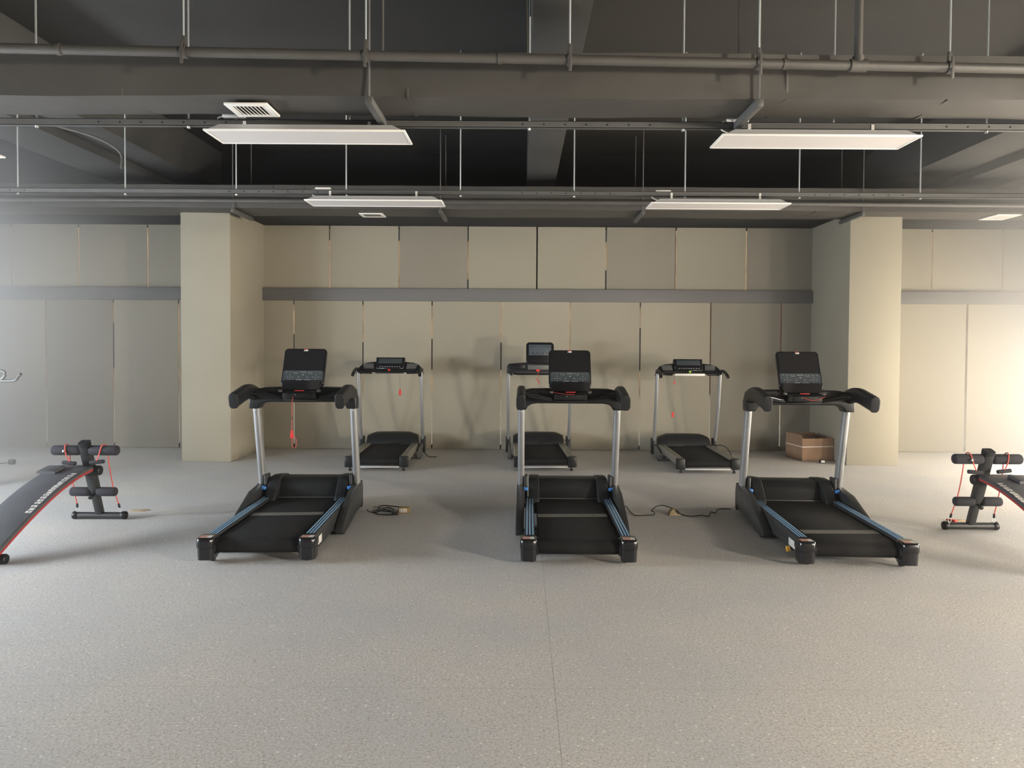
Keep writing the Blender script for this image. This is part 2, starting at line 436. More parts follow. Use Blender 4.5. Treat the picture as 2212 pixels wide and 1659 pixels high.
def duct(label, y0, y1, z0, z1, seams, seed, amp, trap):
    t = thing('air_duct', label, 'duct', (0, y0, z0))
    bm = NB(); wobbly(bm, XL, XR, 0, y1-y0, 0, z1-z0, 140, amp, seed); obj('duct_body', bm, 'duct', t, smooth=60)
    for sx in seams:
        bm = NB(); g = .002
        for a in ((-g, 0, -g, z1-z0+g), (y1-y0, y1-y0+g, -g, z1-z0+g)): box(bm, sx-.008, sx+.008, a[0], a[1], a[2], a[3], .003)
        for a in ((-g, 0), (z1-z0, z1-z0+g)): box(bm, sx-.008, sx+.008, -g, y1-y0+g, a[0], a[1], .003)
        obj('joint_band', bm, 'duct', t)
    for sx in trap:                                # trapeze bar below and its two rods
        bm = NB(); box(bm, sx-.02, sx+.02, -.05, y1-y0+.05, -.055, -.012, .003)
        b_ = obj('support_bar', bm, 'strut', t)
        for yy in (-.03, y1-y0+.03):
            bm = NB(); tube(bm, [(sx, yy, -.05), (sx, yy, ZS-z0)], .006, 8); obj('hanger_rod', bm, 'darkrod', t)
    return t
D1Y0, D1Y1, D1Z1 = 4.33, 4.69, 3.09
D1Z0 = P(1126, 212.5, D1Y0).z + .004
duct('large wrapped grey air duct crossing the ceiling above the front pair of light panels', D1Y0, D1Y1, D1Z0, D1Z1,
     [P(x, 170, D1Y0).x for x in (265, 880, 1700, 2050)], 3, .004, [P(800, 207, D1Y0).x, P(1636, 225, D1Y0).x])
D2Y0, D2Y1 = 9.06, 9.62
D2Z0, D2Z1 = P(1000, 452, D2Y0).z, P(1000, 402, D2Y0).z
duct('farther dark air duct running above the blinds and in front of the column tops', D2Y0, D2Y1, D2Z0, D2Z1,
     [P(x, 420, D2Y0).x for x in (130, 590, 657, 1115, 1765, 2035)], 9, .003, [P(x, 450, D2Y0).x for x in (505, 952, 1388, 1862)])

# ------------------------------------------------------------------ sprinkler pipe
pa, pb = P(0, 104, 4.10), P(2212, 149, 4.22)
dx = (pb-pa).normalized(); pa2 = pa - dx*4.2; pb2 = pb + dx*4.2
pipe = thing('sprinkler_pipe', 'thick dark pipe with hanger clamps crossing the ceiling near the top of the photo', 'pipe', (0, 4.15, 3.05))
def loc(o, p): return Vector(p) - Vector(o.location)
bm = NB(); tube(bm, [loc(pipe, pa2), loc(pipe, pb2)], .026, 20); obj('main_pipe', bm, 'pipe', pipe)
def on_pipe(px):
    q = P(px, 125, 4.16); t = (q.x-pa.x)/(pb.x-pa.x); return pa + (pb-pa)*t
for px in (404, 792, 1231, 1643, 2063):
    q = loc(pipe, on_pipe(px))
    bm = NB()
    sweep(bm, [q + Vector((0, .031*math.cos(a), .031*math.sin(a))) for a in [2*math.pi*i/20 for i in range(20)]], [(-.003, -.014), (.003, -.014), (.003, .014), (-.003, .014)], up=Vector((1, 0, 0)), closed=True)
    box(bm, q.x-.012, q.x+.012, q.y-.006, q.y+.006, q.z+.028, q.z+.085, .003)
    box(bm, q.x-.008, q.x+.008, q.y-.034, q.y-.026, q.z-.07, q.z+.05, .002)
    c_ = obj('pipe_clamp', bm, 'pipe', pipe)
    bm = NB(); tube(bm, [(q.x, q.y, q.z+.08), (q.x, q.y, ZS-pipe.location.z)], .005, 8); obj('hanger_rod', bm, 'rod', pipe)
for px in (1080, 1700, 140):
    q = loc(pipe, on_pipe(px)); bm = NB(); tube(bm, [q - dx*.012, q + dx*.012], .030, 20); obj('pipe_coupling', bm, 'pipe', pipe)
q = loc(pipe, on_pipe(1861)); bm = NB(); tube(bm, [q, (q.x, q.y, ZS-pipe.location.z)], .022, 18); obj('riser_pipe', bm, 'pipe', pipe)
bm = NB(); tube(bm, [q - dx*.045, q + dx*.045], .034, 20); tube(bm, [q, q+Vector((0, 0, .05))], .030, 18); obj('tee_fitting', bm, 'pipe', pipe)
# thin pipe along the lower front edge of the far duct
y2 = 9.0
bm = NB(); tube(bm, [(XL, y2, P(1126, 437, y2).z), (XR, y2, P(1126, 437, y2).z)], .03, 16)
o = obj('conduit_pipe', bm, 'pipe'); tag(o, 'thin dark pipe running along the front of the farther duct above the blinds', 'pipe')
bm = NB()
cp = smooth_path([(-6.2, 6.7, 3.60), (-5.0, 7.2, 3.58), (-4.35, 7.6, 3.52), (-4.05, 7.75, 3.38), (-4.02, 7.75, 3.2)], 6)
tube(bm, cp, .012, 8); o = obj('ceiling_conduit', bm, 'darkrod'); tag(o, 'thin bent dark conduit below the left ceiling beam', 'conduit')
# pair of pale hanging straps near the middle beam
st = thing('hanging_strap', 'pair of pale narrow straps hanging beside the middle ceiling beam at the top', 'strap', (0, 5.6, 3.4))
a, b = P(1145, 112, 5.6), P(1137, 0, 5.6)
for top in (1138, 1148):
    t_ = P(top, -8, 5.6); t_.z = ZS; bm = NB(); b_ = P(1143, 112, 5.6) ; b_.z = 3.1
    sweep(bm, [loc(st, b_), loc(st, t_)], rrect(.010, .004, .0015, 2)); obj('strap', bm, 'tan', st)

# ------------------------------------------------------------------ strut channels with rods
def channel(label, Y, z, rods, rm='rod'):
    t = thing('strut_channel', label, 'channel', (0, Y, z))
    bm = NB(); a, b = XL, XR
    box(bm, a, b, -.021, -.018, 0, .041); box(bm, a, b, .018, .021, 0, .041); box(bm, a, b, -.021, .021, 0, .003)
    box(bm, a, b, -.021, -.010, .038, .041); box(bm, a, b, .010, .021, .038, .041)
    obj('channel', bm, 'strut', t)
    for px in rods:
        x = P(px, 300 if z < 2.9 else 300, Y).x
        bm = NB(); tube(bm, [(x, 0, -.012), (x, 0, ZS-z)], .006, 8)
        tube(bm, [(x, 0, -.012), (x, 0, 0)], .010, 6); obj('hanger_rod', bm, rm, t)
        # nut
    bm = NB()
    for k in range(-60, 60):
        if k % 20 < 7: tube(bm, [(k*.13, -.0225, .02), (k*.13, -.0185, .02)], .006, 8)
    obj('slot_holes', bm, 'void', t)
    return t
S1Y = 4.77
S1Z = P(1126, 275.5, S1Y-.021).z
channel('near grey strut channel carrying the front pair of light panels', S1Y, S1Z, (-250, 80, 408, 755, 1143, 1475, 1800, 2130))
S2Y = 6.88
S2Z = P(1126, 422, S2Y-.021).z
channel('farther grey strut channel carrying the second pair of light panels', S2Y, S2Z, (38, 270, 510, 748, 995, 1241, 1481, 1728, 1990))

# ------------------------------------------------------------------ light panels
def light_panel(x0, x1, y0, y1, z, label, driver=True, bz=None):
    t = thing('ceiling_light', label, 'light panel', ((x0+x1)/2, (y0+y1)/2, z), group='suspended light panels')
    w, d = (x1-x0)/2, (y1-y0)/2; r = .014
    bm = NB()
    for a in ((-w, w, -d, -d+r), (-w, w, d-r, d), (-w, -w+r, -d+r, d-r), (w-r, w, -d+r, d-r)): box(bm, a[0], a[1], a[2], a[3], 0, .012, .002)
    obj('frame', bm, 'white', t)
    bm = NB(); box(bm, -w+r, w-r, -d+r, d-r, .003, .006); obj('diffuser', bm, 'diffuser', t)
    bm = NB(); i1, i2 = .02, .085
    lo = [bm.verts.new(c) for c in ((-w+i1, -d+.01, .012), (w-i1, -d+.01, .012), (w-i1, d-.01, .012), (-w+i1, d-.01, .012))]
    hi = [bm.verts.new(c) for c in ((-w+i2, -d+.03, .046), (w-i2, -d+.03, .046), (w-i2, d-.03, .046), (-w+i2, d-.03, .046))]
    bm.faces.new(hi); bm.faces.new(lo[::-1])
    for k in range(4): bm.faces.new((lo[k], lo[(k+1) % 4], hi[(k+1) % 4], hi[k]))
    bmesh.ops.recalc_face_normals(bm, faces=bm.faces[:]); obj('housing', bm, 'lightgrey', t)
    for sx in (-w+.20, w-.24):
        bm = NB(); yb = (bz[0]-t.location.y) if bz else 0; zt = (bz[1]-z) if bz else .08
        box(bm, sx-.010, sx+.010, yb-.004-.022, yb-.022, .04, zt+.03, .002); box(bm, sx-.016, sx+.016, yb-.03, yb+.02, .044, .050, .002)
        obj('bracket', bm, 'white', t)
    if driver:
        bm = NB(); box(bm, -w+.06, -w+.20, -.02, .02, .118, .142, .009); bx_ = obj('driver', bm, 'white', t)
        bm = NB(); tube(bm, smooth_path([(-w+.07, 0, .128), (-w+.03, 0, .118), (-w+.035, 0, .075), (-w+.10, 0, .048)]), .004, 6); obj('cable', bm, 'white', bx_)
    return t
Zl1 = P(660, 283, 4.61).z; Zl2 = P(800, 433.5, 6.74).z
light_panel(-1.905, -.70, 4.61, 4.92, Zl1, 'large light panel, nearer and left of the two hanging in front', bz=(S1Y, S1Z))
light_panel(1.19, 2.385, 4.61, 4.92, Zl1-.012, 'large light panel, nearer and right of the two hanging in front', bz=(S1Y, S1Z))
light_panel(-1.905, -.70, 6.74, 7.04, Zl2, 'smaller looking light panel in the second row, left of the middle beam', bz=(S2Y, S2Z))
light_panel(1.126, 2.35, 6.74, 7.04, Zl2-.008, 'smaller looking light panel in the second row, right of the middle beam', bz=(S2Y, S2Z))
light_panel(-5.0, -3.80, 5.39, 5.69, 2.81, 'light panel at the left edge of the photo with only its tip showing', driver=False, bz=(5.54, 2.87))
bm = NB()
for x in (-4.9, -3.95): tube(bm, [(x, 5.52, 2.86), (x, 5.52, ZS)], .006, 8)
# two short rods that carry the edge panel
o = obj('suspension_rods', bm, 'rod'); tag(o, 'pair of thin rods holding the light panel at the left edge', 'rod')

# ------------------------------------------------------------------ vents
def vent(x0, x1, y0, y1, z, label):
    t = thing('air_vent', label, 'vent', ((x0+x1)/2, (y0+y1)/2, z), group='white duct grilles')
    w, d = (x1-x0)/2, (y1-y0)/2; r = .035; bm = NB()
    for a in ((-w, w, -d, -d+r), (-w, w, d-r, d), (-w, -w+r, -d+r, d-r), (w-r, w, -d+r, d-r)): box(bm, a[0], a[1], a[2], a[3], 0, .014, .003)
    obj('frame', bm, 'white', t)
    bm = NB(); box(bm, -w+r, w-r, -d+r, d-r, .012, .014); obj('backing', bm, 'extdark', t)
    n = 8
    for k in range(n):
        x = -w + r + (2*w-2*r)*(k+.5)/n
        bm = NB(); m = Matrix.Translation((x, 0, .006)) @ Matrix.Rotation(R(35), 4, 'Y'); box(bm, -.011, .011, -d+r, d-r, -.001, .001, 0, m); obj('slat', bm, 'white', t)
q0, q1 = P(478, 221, 4.36), P(573, 221, 4.36)
vent(q0.x, q1.x, 4.39, 4.63, D1Z0-.030, 'white slatted air vent in the large duct, above the front left light panel')
vent(P(777, 454, 9.36).x, P(828, 454, 9.36).x, 9.30, 9.56, D2Z0-.022, 'small white slatted air vent in the far duct behind the second left light panel')
vent(P(2135, 447, 9.3).x, P(2187, 447, 9.3).x, 9.12, 9.50, D2Z0-.022, 'small white air vent in the far duct near the right edge of the photo')

# ------------------------------------------------------------------ front treadmills
def front_treadmill():
    t = thing('treadmill', '', 'treadmill')
    for s in (-1, 1):
        bm = NB(); box(bm, s*.3275-.0345, s*.3275+.0345, .10, 1.50, .085, .172, .010); box(bm, s*.350-.010, s*.350+.010, .28, 1.45, .05, .10, .004)
        sr = obj('side_rail', bm, 'frame', t)
        bm = NB(); box(bm, s*.325-.031, s*.325+.031, .11, 1.44, .1725, .1745, .0005); obj('rail_cover', bm, 'railblue', sr)
        for k in (-1, 0, 1):
            bm = NB(); box(bm, s*.325+k*.0205-.0042, s*.325+k*.0205+.0042, .112, 1.44, .1746, .1765, .0006); obj('blue_stripe', bm, 'blue', sr)
        bm = NB(); xo = s*.3625; box(bm, min(xo, xo+s*.0015), max(xo, xo+s*.0015), .21, .36, .075, .128, .0004); obj('side_sticker', bm, 'label', sr)
        bm = NB()
        sweep(bm, [(s*.333, .100, .030), (s*.333, .100, .108)], rrect(.108, .135, .030, 5), up=Vector((0, 1, 0)), scales=[.95, 1.0])
        sweep(bm, [(s*.333, .100, .1085), (s*.333, .100, .113)], rrect(.108, .135, .030, 5), up=Vector((0, 1, 0)), scales=[.93, .93])
        sweep(bm, [(s*.333, .098, .1135), (s*.333, .098, .119), (s*.333, .098, .152), (s*.333, .098, .166), (s*.333, .098, .1745), (s*.333, .098, .1775)], rrect(.112, .150, .034, 5), up=Vector((0, 1, 0)), scales=[.97, 1.02, 1.02, .99, .94, .86])
        ec = obj('end_cap', bm, 'gloss', t, smooth=50)
        bm = NB(); box(bm, s*.333-.040, s*.333+.010, .050, .105, .1776, .1790); obj('warning_sticker', bm, 'stickred', ec)
        bm = NB(); box(bm, s*.333+.010, s*.333+.038, .050, .105, .1776, .1790); obj('white_sticker', bm, 'label', ec)
        bm = NB(); tube(bm, [(s*.300, .135, .036), (s*.325, .135, .036)], .036, 18); obj('rear_foot', bm, 'black', t)
        # inner guards beside the belt at the roller
        bm = NB(); sweep(bm, [(s*.268, .115, .112), (s*.284, .115, .112)], circ(.062, .060, 20)); obj('roller_guard', bm, 'gloss', t)
    bm = NB()
    prof = [(.075, .112), (.080, .086), (.105, .064), (.14, .058), (1.60, .058), (1.62, .10), (1.60, .150), (.16, .160), (.115, .157), (.085, .140)]
    prism(bm, prof, 'x', -.268, .268, .004); b_ = obj('running_belt', bm, 'belt', t, smooth=60)
    bm = NB(); m = Matrix.Rotation(R(3.0), 4, 'Z'); box(bm, -.266, .266, -.050, .050, 0, .0012, 0, m)
    sm = obj('belt_seam', bm, 'beltline', b_); sm.location = (0, .84, .1585)
    bm = NB(); prism(bm, [(.17, .045), (1.9, .045), (1.9, .09), (.17, .07)], 'x', -.262, .262, .004); obj('deck_board', bm, 'black', t)
    # motor hood
    bm = NB(); prism(bm, [(1.50, .14), (1.515, .16), (1.545, .24), (1.575, .288), (1.62, .305), (1.85, .29), (1.96, .22), (1.98, .06), (1.50, .06)], 'x', -.25, .25, .006)
    hd = obj('motor_hood', bm, 'hood', t, smooth=50)
    bm = NB(); box(bm, -.25, .25, 1.496, 1.506, .150, .158, .002); obj('hood_lip', bm, 'steelgrey', hd)
    for s in (-1, 1):
        bm = NB(); a, b = (.245, .335) if s > 0 else (-.335, -.245)
        prism(bm, [(1.37, .165), (1.40, .190), (1.47, .255), (1.53, .305), (1.57, .322), (1.68, .322), (1.85, .30), (1.97, .22), (1.99, .055), (1.37, .055)], 'x', a, b, .012, seg=3)
        obj('hood_side', bm, 'hood', t, smooth=50)
        # upright
        bm = NB(); sweep(bm, [(s*.40, 1.60, .16), (s*.40, 1.405, .945)], rrect(.056, .085, .026, 5), up=Vector((0, 1, 0)))
        up = obj('upright', bm, 'silver', t, smooth=50)
        bm = NB(); capsule(bm, (s*.40, 1.356, .905), (s*.40, 1.368, .907), .007, 10); obj('bolt', bm, 'rod', up)
        # base bracket
        bm = NB(); a, b = sorted((s*.372, s*.432))
        prism(bm, [(1.67, .27), (1.70, .20), (1.70, .045), (1.655, .035), (1.635, .085), (1.605, .09), (1.585, .05), (1.40, .055), (1.02, .015), (.80, .010), (.77, .03), (.785, .065), (.90, .12), (1.28, .245), (1.52, .265)], 'x', a, b, .005)
        obj('base_bracket', bm, 'frame', t)
        bm = NB(); a, b = sorted((s*.345, s*.370)); box(bm, a, b, 1.50, 1.62, .12, .345, .008); obj('pivot_plate', bm, 'frame', t)
        bm = NB(); capsule(bm, (s*.340, 1.455, .240), (s*.378, 1.455, .246), .016, 12, .6); obj('locking_knob', bm, 'knobblue', t, label='small blue locking knob')
        bm = NB(); tube(bm, [(s*.400, .86, .028), (s*.430, .86, .028)], .028, 16); obj('transport_wheel', bm, 'black', t)
    bm = NB(); box(bm, -.40, .40, .83, .885, .022, .046, .006); obj('base_crossbar', bm, 'steelgrey', t)
    bm = NB(); box(bm, -.40, .40, 1.60, 1.66, .05, .09, .006); obj('base_crossbar', bm, 'frame', t)
    # dashboard beam between the uprights
    bm = NB()
    pl = [(-.425, 1.085), (-.40, 1.112), (-.32, 1.128), (-.15, 1.132), (.15, 1.132), (.32, 1.128), (.40, 1.112), (.425, 1.085), (.438, 1.03), (.436, .955), (.362, .955), (.345, .985), (.315, 1.003), (.27, 1.010),
          (-.27, 1.010), (-.315, 1.003), (-.345, .985), (-.362, .955), (-.436, .955), (-.438, 1.03)]
    pl = [(a_, b_ - .032) for a_, b_ in pl]; prism(bm, pl, 'y', 1.31, 1.455, .012, seg=3); db = obj('dashboard', bm, 'black', t, smooth=50)
    bm = NB(); prism(bm, [(1.20, 1.018), (1.195, 1.058), (1.21, 1.073), (1.32, 1.090), (1.32, .988), (1.23, .996)], 'x', -.135, .135, .006); obj('centre_tray', bm, 'gloss', db)
    bm = NB(); box(bm, -.098, .098, 1.188, 1.197, 1.022, 1.056, .003); obj('tray_panel', bm, 'hood', db)
    bm = NB(); capsule(bm, (-.03, 1.182, 1.047), (-.03, 1.190, 1.047), .004, 8); obj('headphone_jack', bm, 'lightgrey', db)
    bm = NB(); box(bm, -.038, .038, 1.205, 1.211, 1.075, 1.082, .001); obj('red_strip', bm, 'red', db, label='thin red strip')
    for s in (-1, 1):
        bm = NB()
        sweep(bm, smooth_path([(s*.135, 1.30, 1.020), (s*.20, 1.285, 1.026), (s*.30, 1.27, 1.052), (s*.37, 1.26, 1.058)], 4), rrect(.12, .030, .012, 3)); obj('cup_tray', bm, 'gloss', db, smooth=50)
        bm = NB()
        sweep(bm, smooth_path([(s*.15, 1.225, 1.010), (s*.24, 1.215, 1.025), (s*.34, 1.20, 1.045)], 4), circ(.008, n=8)); obj('tray_rim', bm, 'hood', db, smooth=50)
        bm = NB(); capsule(bm, (s*.140, 1.215, 1.074), (s*.170, 1.215, 1.078), .011, 10); obj('console_hinge', bm, 'steelgrey', db)
        # chunky handles reaching toward the runner
        bm = NB(); x = s*.398
        pth = smooth_path([(x, .815, 1.022), (x, .85, 1.030), (x, .98, 1.052), (x, 1.12, 1.072), (x, 1.25, 1.066), (x, 1.40, 1.030)], 4)
        n = len(pth); sc = [(.80 if i == 0 else .93 if i == 1 else 1.0) for i in range(n)]
        pr = [(.66*a, b) for a, b in rrect(.104, .118, .034, 4)]
        sweep(bm, pth, pr, scales=sc); gr = obj('hand_grip', bm, 'black', t, smooth=50)
        bm = NB(); pts = [pth[0] + (pth[1]-pth[0])*k for k in (-.28, 0, .5, 1.2)]
        sweep(bm, pts, [(a*1.03, b*1.03) for a, b in pr], scales=[.78, .94, 1.0, 1.0]); obj('grip_end', bm, 'hood', gr, smooth=50)
    # console
    Mx = Matrix.Translation((0, 1.325, 1.150)) @ Matrix.Rotation(R(-62), 4, 'X')
    def plate(w, h, y0, z0, z1, r, bev=.006):
        # plate in local frame: x across, y up the console face, z = -normal
        bm = NB(); pts = [(a, b+h/2+y0) for a, b in rrect(w, h, r, 5)]
        prism(bm, pts, 'z', z0, z1, bev, m=Mf, seg=2); return bm
    # face frame: x right, y up along tilted face, z toward runner
    up_ = Vector((0, math.sin(R(27)), math.cos(R(27)))); nrm = Vector((0, -math.cos(R(27)), math.sin(R(27))))
    Mf = Matrix(((1, 0, 0, 0), (0, up_.y, nrm.y, 1.30), (0, up_.z, nrm.z, 1.138), (0, 0, 0, 1)))
    cs = obj('console', plate(.350, .338, -.024, -.040, 0, .032), 'gloss', t, smooth=50)
    obj('console_back', plate(.33, .27, .02, -.062, -.038, .03), 'black', cs, smooth=50)
    obj('screen', plate(.315, .185, .116, 0, .0012, .008, 0), mat('dark screen', (.012, .012, .013), .25), cs)
    obj('keypad', plate(.325, .118, -.008, 0, .0018, .018, 0), 'keypad', cs)
    bm = NB(); rn = random.Random(4)
    def key(x, y, w, h): box(bm, x-w/2, x+w/2, y-h/2, y+h/2, .0019, .0026, 0, Mf)
    for x in (-.135, -.105, -.075, -.05, .045, .07, .103, .137): key(x, .094, .007, .004)
    key(-.0, .095, .05, .003); key(-.06, .084, .03, .002); key(.06, .084, .03, .002)
    for cx in (-.105, .105):
        for a, b in ((0, .020), (-.022, 0), (0, 0), (.022, 0), (0, -.020)): key(cx+a, .050+b, .008, .004)
    for x in (-.035, .035): key(x, .050, .008, .006)
    key(0, .072, .010, .008); key(-.03, .026, .045, .004); key(.04, .026, .05, .003)
    obj('key_symbols', bm, 'print', cs)
    bm = NB()
    for i, x in enumerate((-.015, -.005, .003, .011)):
        prism(bm, [(x, .288), (x+.005, .288), (x+.008, .302), (x+.003, .302)], 'z', .0003, .0016, 0, m=Mf)
    prism(bm, [(-.002, .299), (.014, .299), (.015, .302), (-.001, .302)], 'z', .0003, .0016, 0, m=Mf)
    obj('badge', bm, 'white', cs)
    bm = NB(); box(bm, -.012, .012, .305, .309, .0003, .0016, 0, Mf); obj('badge_dot', bm, 'red', cs)
    bm = NB(); prism(bm, [(1.25, 1.085), (1.285, 1.160), (1.345, 1.160), (1.37, 1.085)], 'x', -.155, .155, .006); obj('console_neck', bm, 'gloss', t)
    return t

FT = front_treadmill()
FT.location = (-1.745, 5.00, 0); FT.rotation_euler.z = R(2.3)
FT['label'] = 'black treadmill with blue striped rails, front row left, its red safety cord hanging down'
FT['group'] = 'three large treadmills in the front row'
ft2 = dup(FT, None, (.388, 5.00, 0), R(-.6), 'black treadmill with blue striped rails, middle of the front row')
ft3 = dup(FT, None, (2.225, 4.97, 0), R(-2.8), 'black treadmill with blue striped rails, front row right, in front of the cardboard box')
def child(o, nm):
    for c in kids(o):
        if c.name.split('.')[0] == nm: return c
for t_, yy in ((ft3, .40),):
    child(child(t_, 'running_belt'), 'belt_seam').location = (0, yy, .1592)
def cord(t, pts, r=.003, m='cordred', nm='safety_cord'):
    bm = NB(); tube(bm, smooth_path(pts, 5), r, 6); return obj(nm, bm, m, t)
# hanging cord with clip and loop
c_ = cord(FT, [(-.045, 1.185, 1.034), (-.046, 1.165, .99), (-.047, 1.155, .90), (-.047, 1.155, .765)], .0022)
bm = NB(); prism(bm, [(-.053, .765), (-.041, .765), (-.032, .700), (-.062, .700)], 'y', 1.148, 1.162, .003); obj('clip', bm, 'red', c_)
bm = NB(); sweep(bm, [Vector((-.035+.018*math.sin(a)+.006, 1.155, .665+.045*math.cos(a))) for a in [2*math.pi*i/20 for i in range(20)]], circ(.0018, n=6), up=Vector((0, 1, 0)), closed=True); obj('loop', bm, 'cordred', c_)
cord(ft2, [(-.15, 1.20, 1.080), (-.10, 1.19, 1.070), (-.05, 1.185, 1.064), (.03, 1.186, 1.060)], .0016)
cord(ft3, [(-.02, 1.185, 1.050), (.03, 1.175, 1.030), (.08, 1.175, 1.031), (.13, 1.18, 1.046), (.155, 1.19, 1.058)], .0024)
bm = NB(); tube(bm, [(-.375, .30, .06), (-.395, .30, .058)], .020, 16); obj('orange_knob', bm, 'yellow', ft3, label='orange round knob')

# ------------------------------------------------------------------ back treadmills
def back_treadmill(style):
    t = thing('treadmill', '', 'treadmill')
    for s in (-1, 1):
        bm = NB(); box(bm, s*.305-.042, s*.305+.042, .06, 1.32, .085, .158, .006)
        for k in (-1.5, -.5, .5, 1.5): box(bm, s*.305+k*.020-.006, s*.305+k*.020+.006, .06, 1.32, .158, .166, .002)
        obj('side_rail', bm, 'alu', t)
        bm = NB(); box(bm, s*.312-.050, s*.312+.050, 0, .075, .045, .170, .012); obj('end_cap', bm, 'black', t)
        bm = NB(); tube(bm, [(s*.305, .05, .0), (s*.305, .05, .05)], .010, 10); capsule(bm, (s*.305, .05, .002), (s*.305, .05, .022), .020, 12); obj('levelling_foot', bm, 'black', t)
        bm = NB(); sweep(bm, [(s*.40, 1.38, .12), (s*.402, 1.20, .65), (s*.402, 1.12, 1.10)], rrect(.040, .060, .018, 4), up=Vector((0, 1, 0))); obj('upright', bm, 'silver', t, smooth=50)
        bm = NB(); box(bm, s*.40-.032, s*.40+.032, 1.32, 1.43, .03, .24, .010); obj('upright_foot', bm, 'black', t)
        bm = NB(); prism(bm, [(1.40, .16), (1.45, .03), (.92, .015), (.92, .075), (1.30, .16)], 'x', s*.385-.02, s*.385+.02, .004); obj('base_rail', bm, 'steelgrey', t)
        bm = NB(); tube(bm, [(s*.360, .97, .022), (s*.410, .97, .022)], .022, 14); obj('transport_wheel', bm, 'black', t)
    bm = NB(); prism(bm, [(.02, .105), (.03, .075), (.06, .065), (1.32, .065), (1.34, .10), (1.32, .145), (.06, .148), (.03, .135)], 'x', -.262, .262, .004); obj('running_belt', bm, 'belt', t, smooth=60)
    bm = NB(); box(bm, -.262, .262, .01, .04, .040, .058, .003); obj('rear_crossbar', bm, 'lightgrey', t)
    bm = NB(); box(bm, -.385, .385, .95, .99, .02, .045, .004); obj('base_crossbar', bm, 'steelgrey', t)
    # arched motor hood
    rings = []
    bm = NB()
    for y, h, z0 in ((1.27, .15, .05), (1.30, .215, .05), (1.38, .275, .04), (1.48, .285, .04), (1.55, .22, .04), (1.58, .12, .04)):
        pts = []
        for k in range(13):
            a = -1 + 2*k/12; pts.append((a*.33, max(z0+.02, (h+.006)*(1-.03*a*a-.45*max(0, abs(a)-.72)) )))
        rings.append([bm.verts.new((x, y, z)) for x, z in [(-.34, z0)] + pts + [(.34, z0)]])
    for a, b in zip(rings, rings[1:]):
        for k in range(len(a)): bm.faces.new((a[k], a[(k+1) % len(a)], b[(k+1) % len(a)], b[k]))
    bm.faces.new(rings[0]); bm.faces.new(rings[-1][::-1]); bmesh.ops.recalc_face_normals(bm, faces=bm.faces[:])
    obj('motor_hood', bm, 'hood', t, smooth=50)
    if style == 'arch':
        bm = NB()
        top = [(-.43, 1.075), (-.415, 1.13), (-.37, 1.19), (-.30, 1.222), (-.20, 1.235), (.20, 1.235), (.30, 1.222), (.37, 1.19), (.415, 1.13), (.43, 1.075)]
        bot = [(.37, 1.075), (.30, 1.10), (-.30, 1.10), (-.37, 1.075)]
        m = Matrix.Translation((0, 1.13, 1.08)) @ Matrix.Rotation(R(-32), 4, 'X') @ Matrix.Translation((0, -1.13, -1.08))
        prism(bm, top + bot, 'y', 1.10, 1.155, .010, m=m); db = obj('dashboard', bm, 'black', t, smooth=50)
        bm = NB(); prism(bm, [(-.175, 1.11), (.175, 1.11), (.185, 1.285), (-.185, 1.285)], 'y', 1.070, 1.16, .012, m=m); dp = obj('display', bm, 'gloss', t, smooth=50)
        bm = NB(); box(bm, -.15, .15, 1.066, 1.070, 1.19, 1.262, .001, m); obj('screen', bm, 'keypad', dp)
        bm = NB()
        for k in range(9): box(bm, -.13+k*.031, -.115+k*.031, 1.065, 1.070, 1.135, 1.142, 0, m)
        obj('key_symbols', bm, 'print', dp)
        for s in (-1, 1):
            bm = NB(); prism(bm, [(s*.205, 1.125), (s*.33, 1.125), (s*.35, 1.20), (s*.215, 1.205)], 'y', 1.092, 1.099, .001, m=m); obj('cup_recess', bm, 'steelgrey', db)
            bm = NB(); tube(bm, smooth_path([(s*.22, 1.06, 1.090), (s*.36, 1.06, 1.095), (s*.385, 1.02, 1.105)], 4), .018, 10); obj('pulse_grip', bm, 'gloss', db)
            bm = NB(); tube(bm, smooth_path([(s*.405, 1.14, 1.125), (s*.41, 1.00, 1.135), (s*.412, .85, 1.10), (s*.414, .78, 1.068)], 5), .020, 12); obj('hand_grip', bm, 'black', t)
        bm = NB(); box(bm, -.18, .18, 1.055, 1.10, 1.078, 1.098, .004); obj('trim_strip', bm, 'hood', db)
    else:
        bm = NB()
        pl = [(-.43, 1.09), (-.425, 1.17), (-.40, 1.21), (-.20, 1.225), (.20, 1.225), (.40, 1.21), (.425, 1.17), (.43, 1.09), (.30, 1.065), (-.30, 1.065)]
        prism(bm, pl, 'y', 1.06, 1.17, .014); db = obj('dashboard', bm, 'black', t, smooth=50)
        bm = NB(); box(bm, -.16, .16, 1.052, 1.060, 1.135, 1.195, .003); obj('keypad', bm, 'steelgrey', db)
        bm = NB(); box(bm, -.42, .42, 1.050, 1.062, 1.100, 1.106, .001); obj('trim_line', bm, 'steelgrey', db)
        for s in (-1, 1):
            bm = NB(); box(bm, s*.29-.09, s*.29+.09, 1.054, 1.062, 1.14, 1.20, .002); obj('cup_recess', bm, 'gloss', db)
            bm = NB(); capsule(bm, (s*.37, 1.00, 1.085), (s*.37, 1.07, 1.085), .024, 12); obj('hand_grip', bm, 'black', t)
        m = Matrix.Translation((0, 1.12, 1.22)) @ Matrix.Rotation(R(-12), 4, 'X') @ Matrix.Translation((0, -1.12, -1.22))
        bm = NB(); prism(bm, [(a, b+1.345) for a, b in rrect(.36, .285, .045, 5)], 'y', 1.09, 1.13, .008, m=m); dp = obj('display', bm, 'gloss', t, smooth=50)
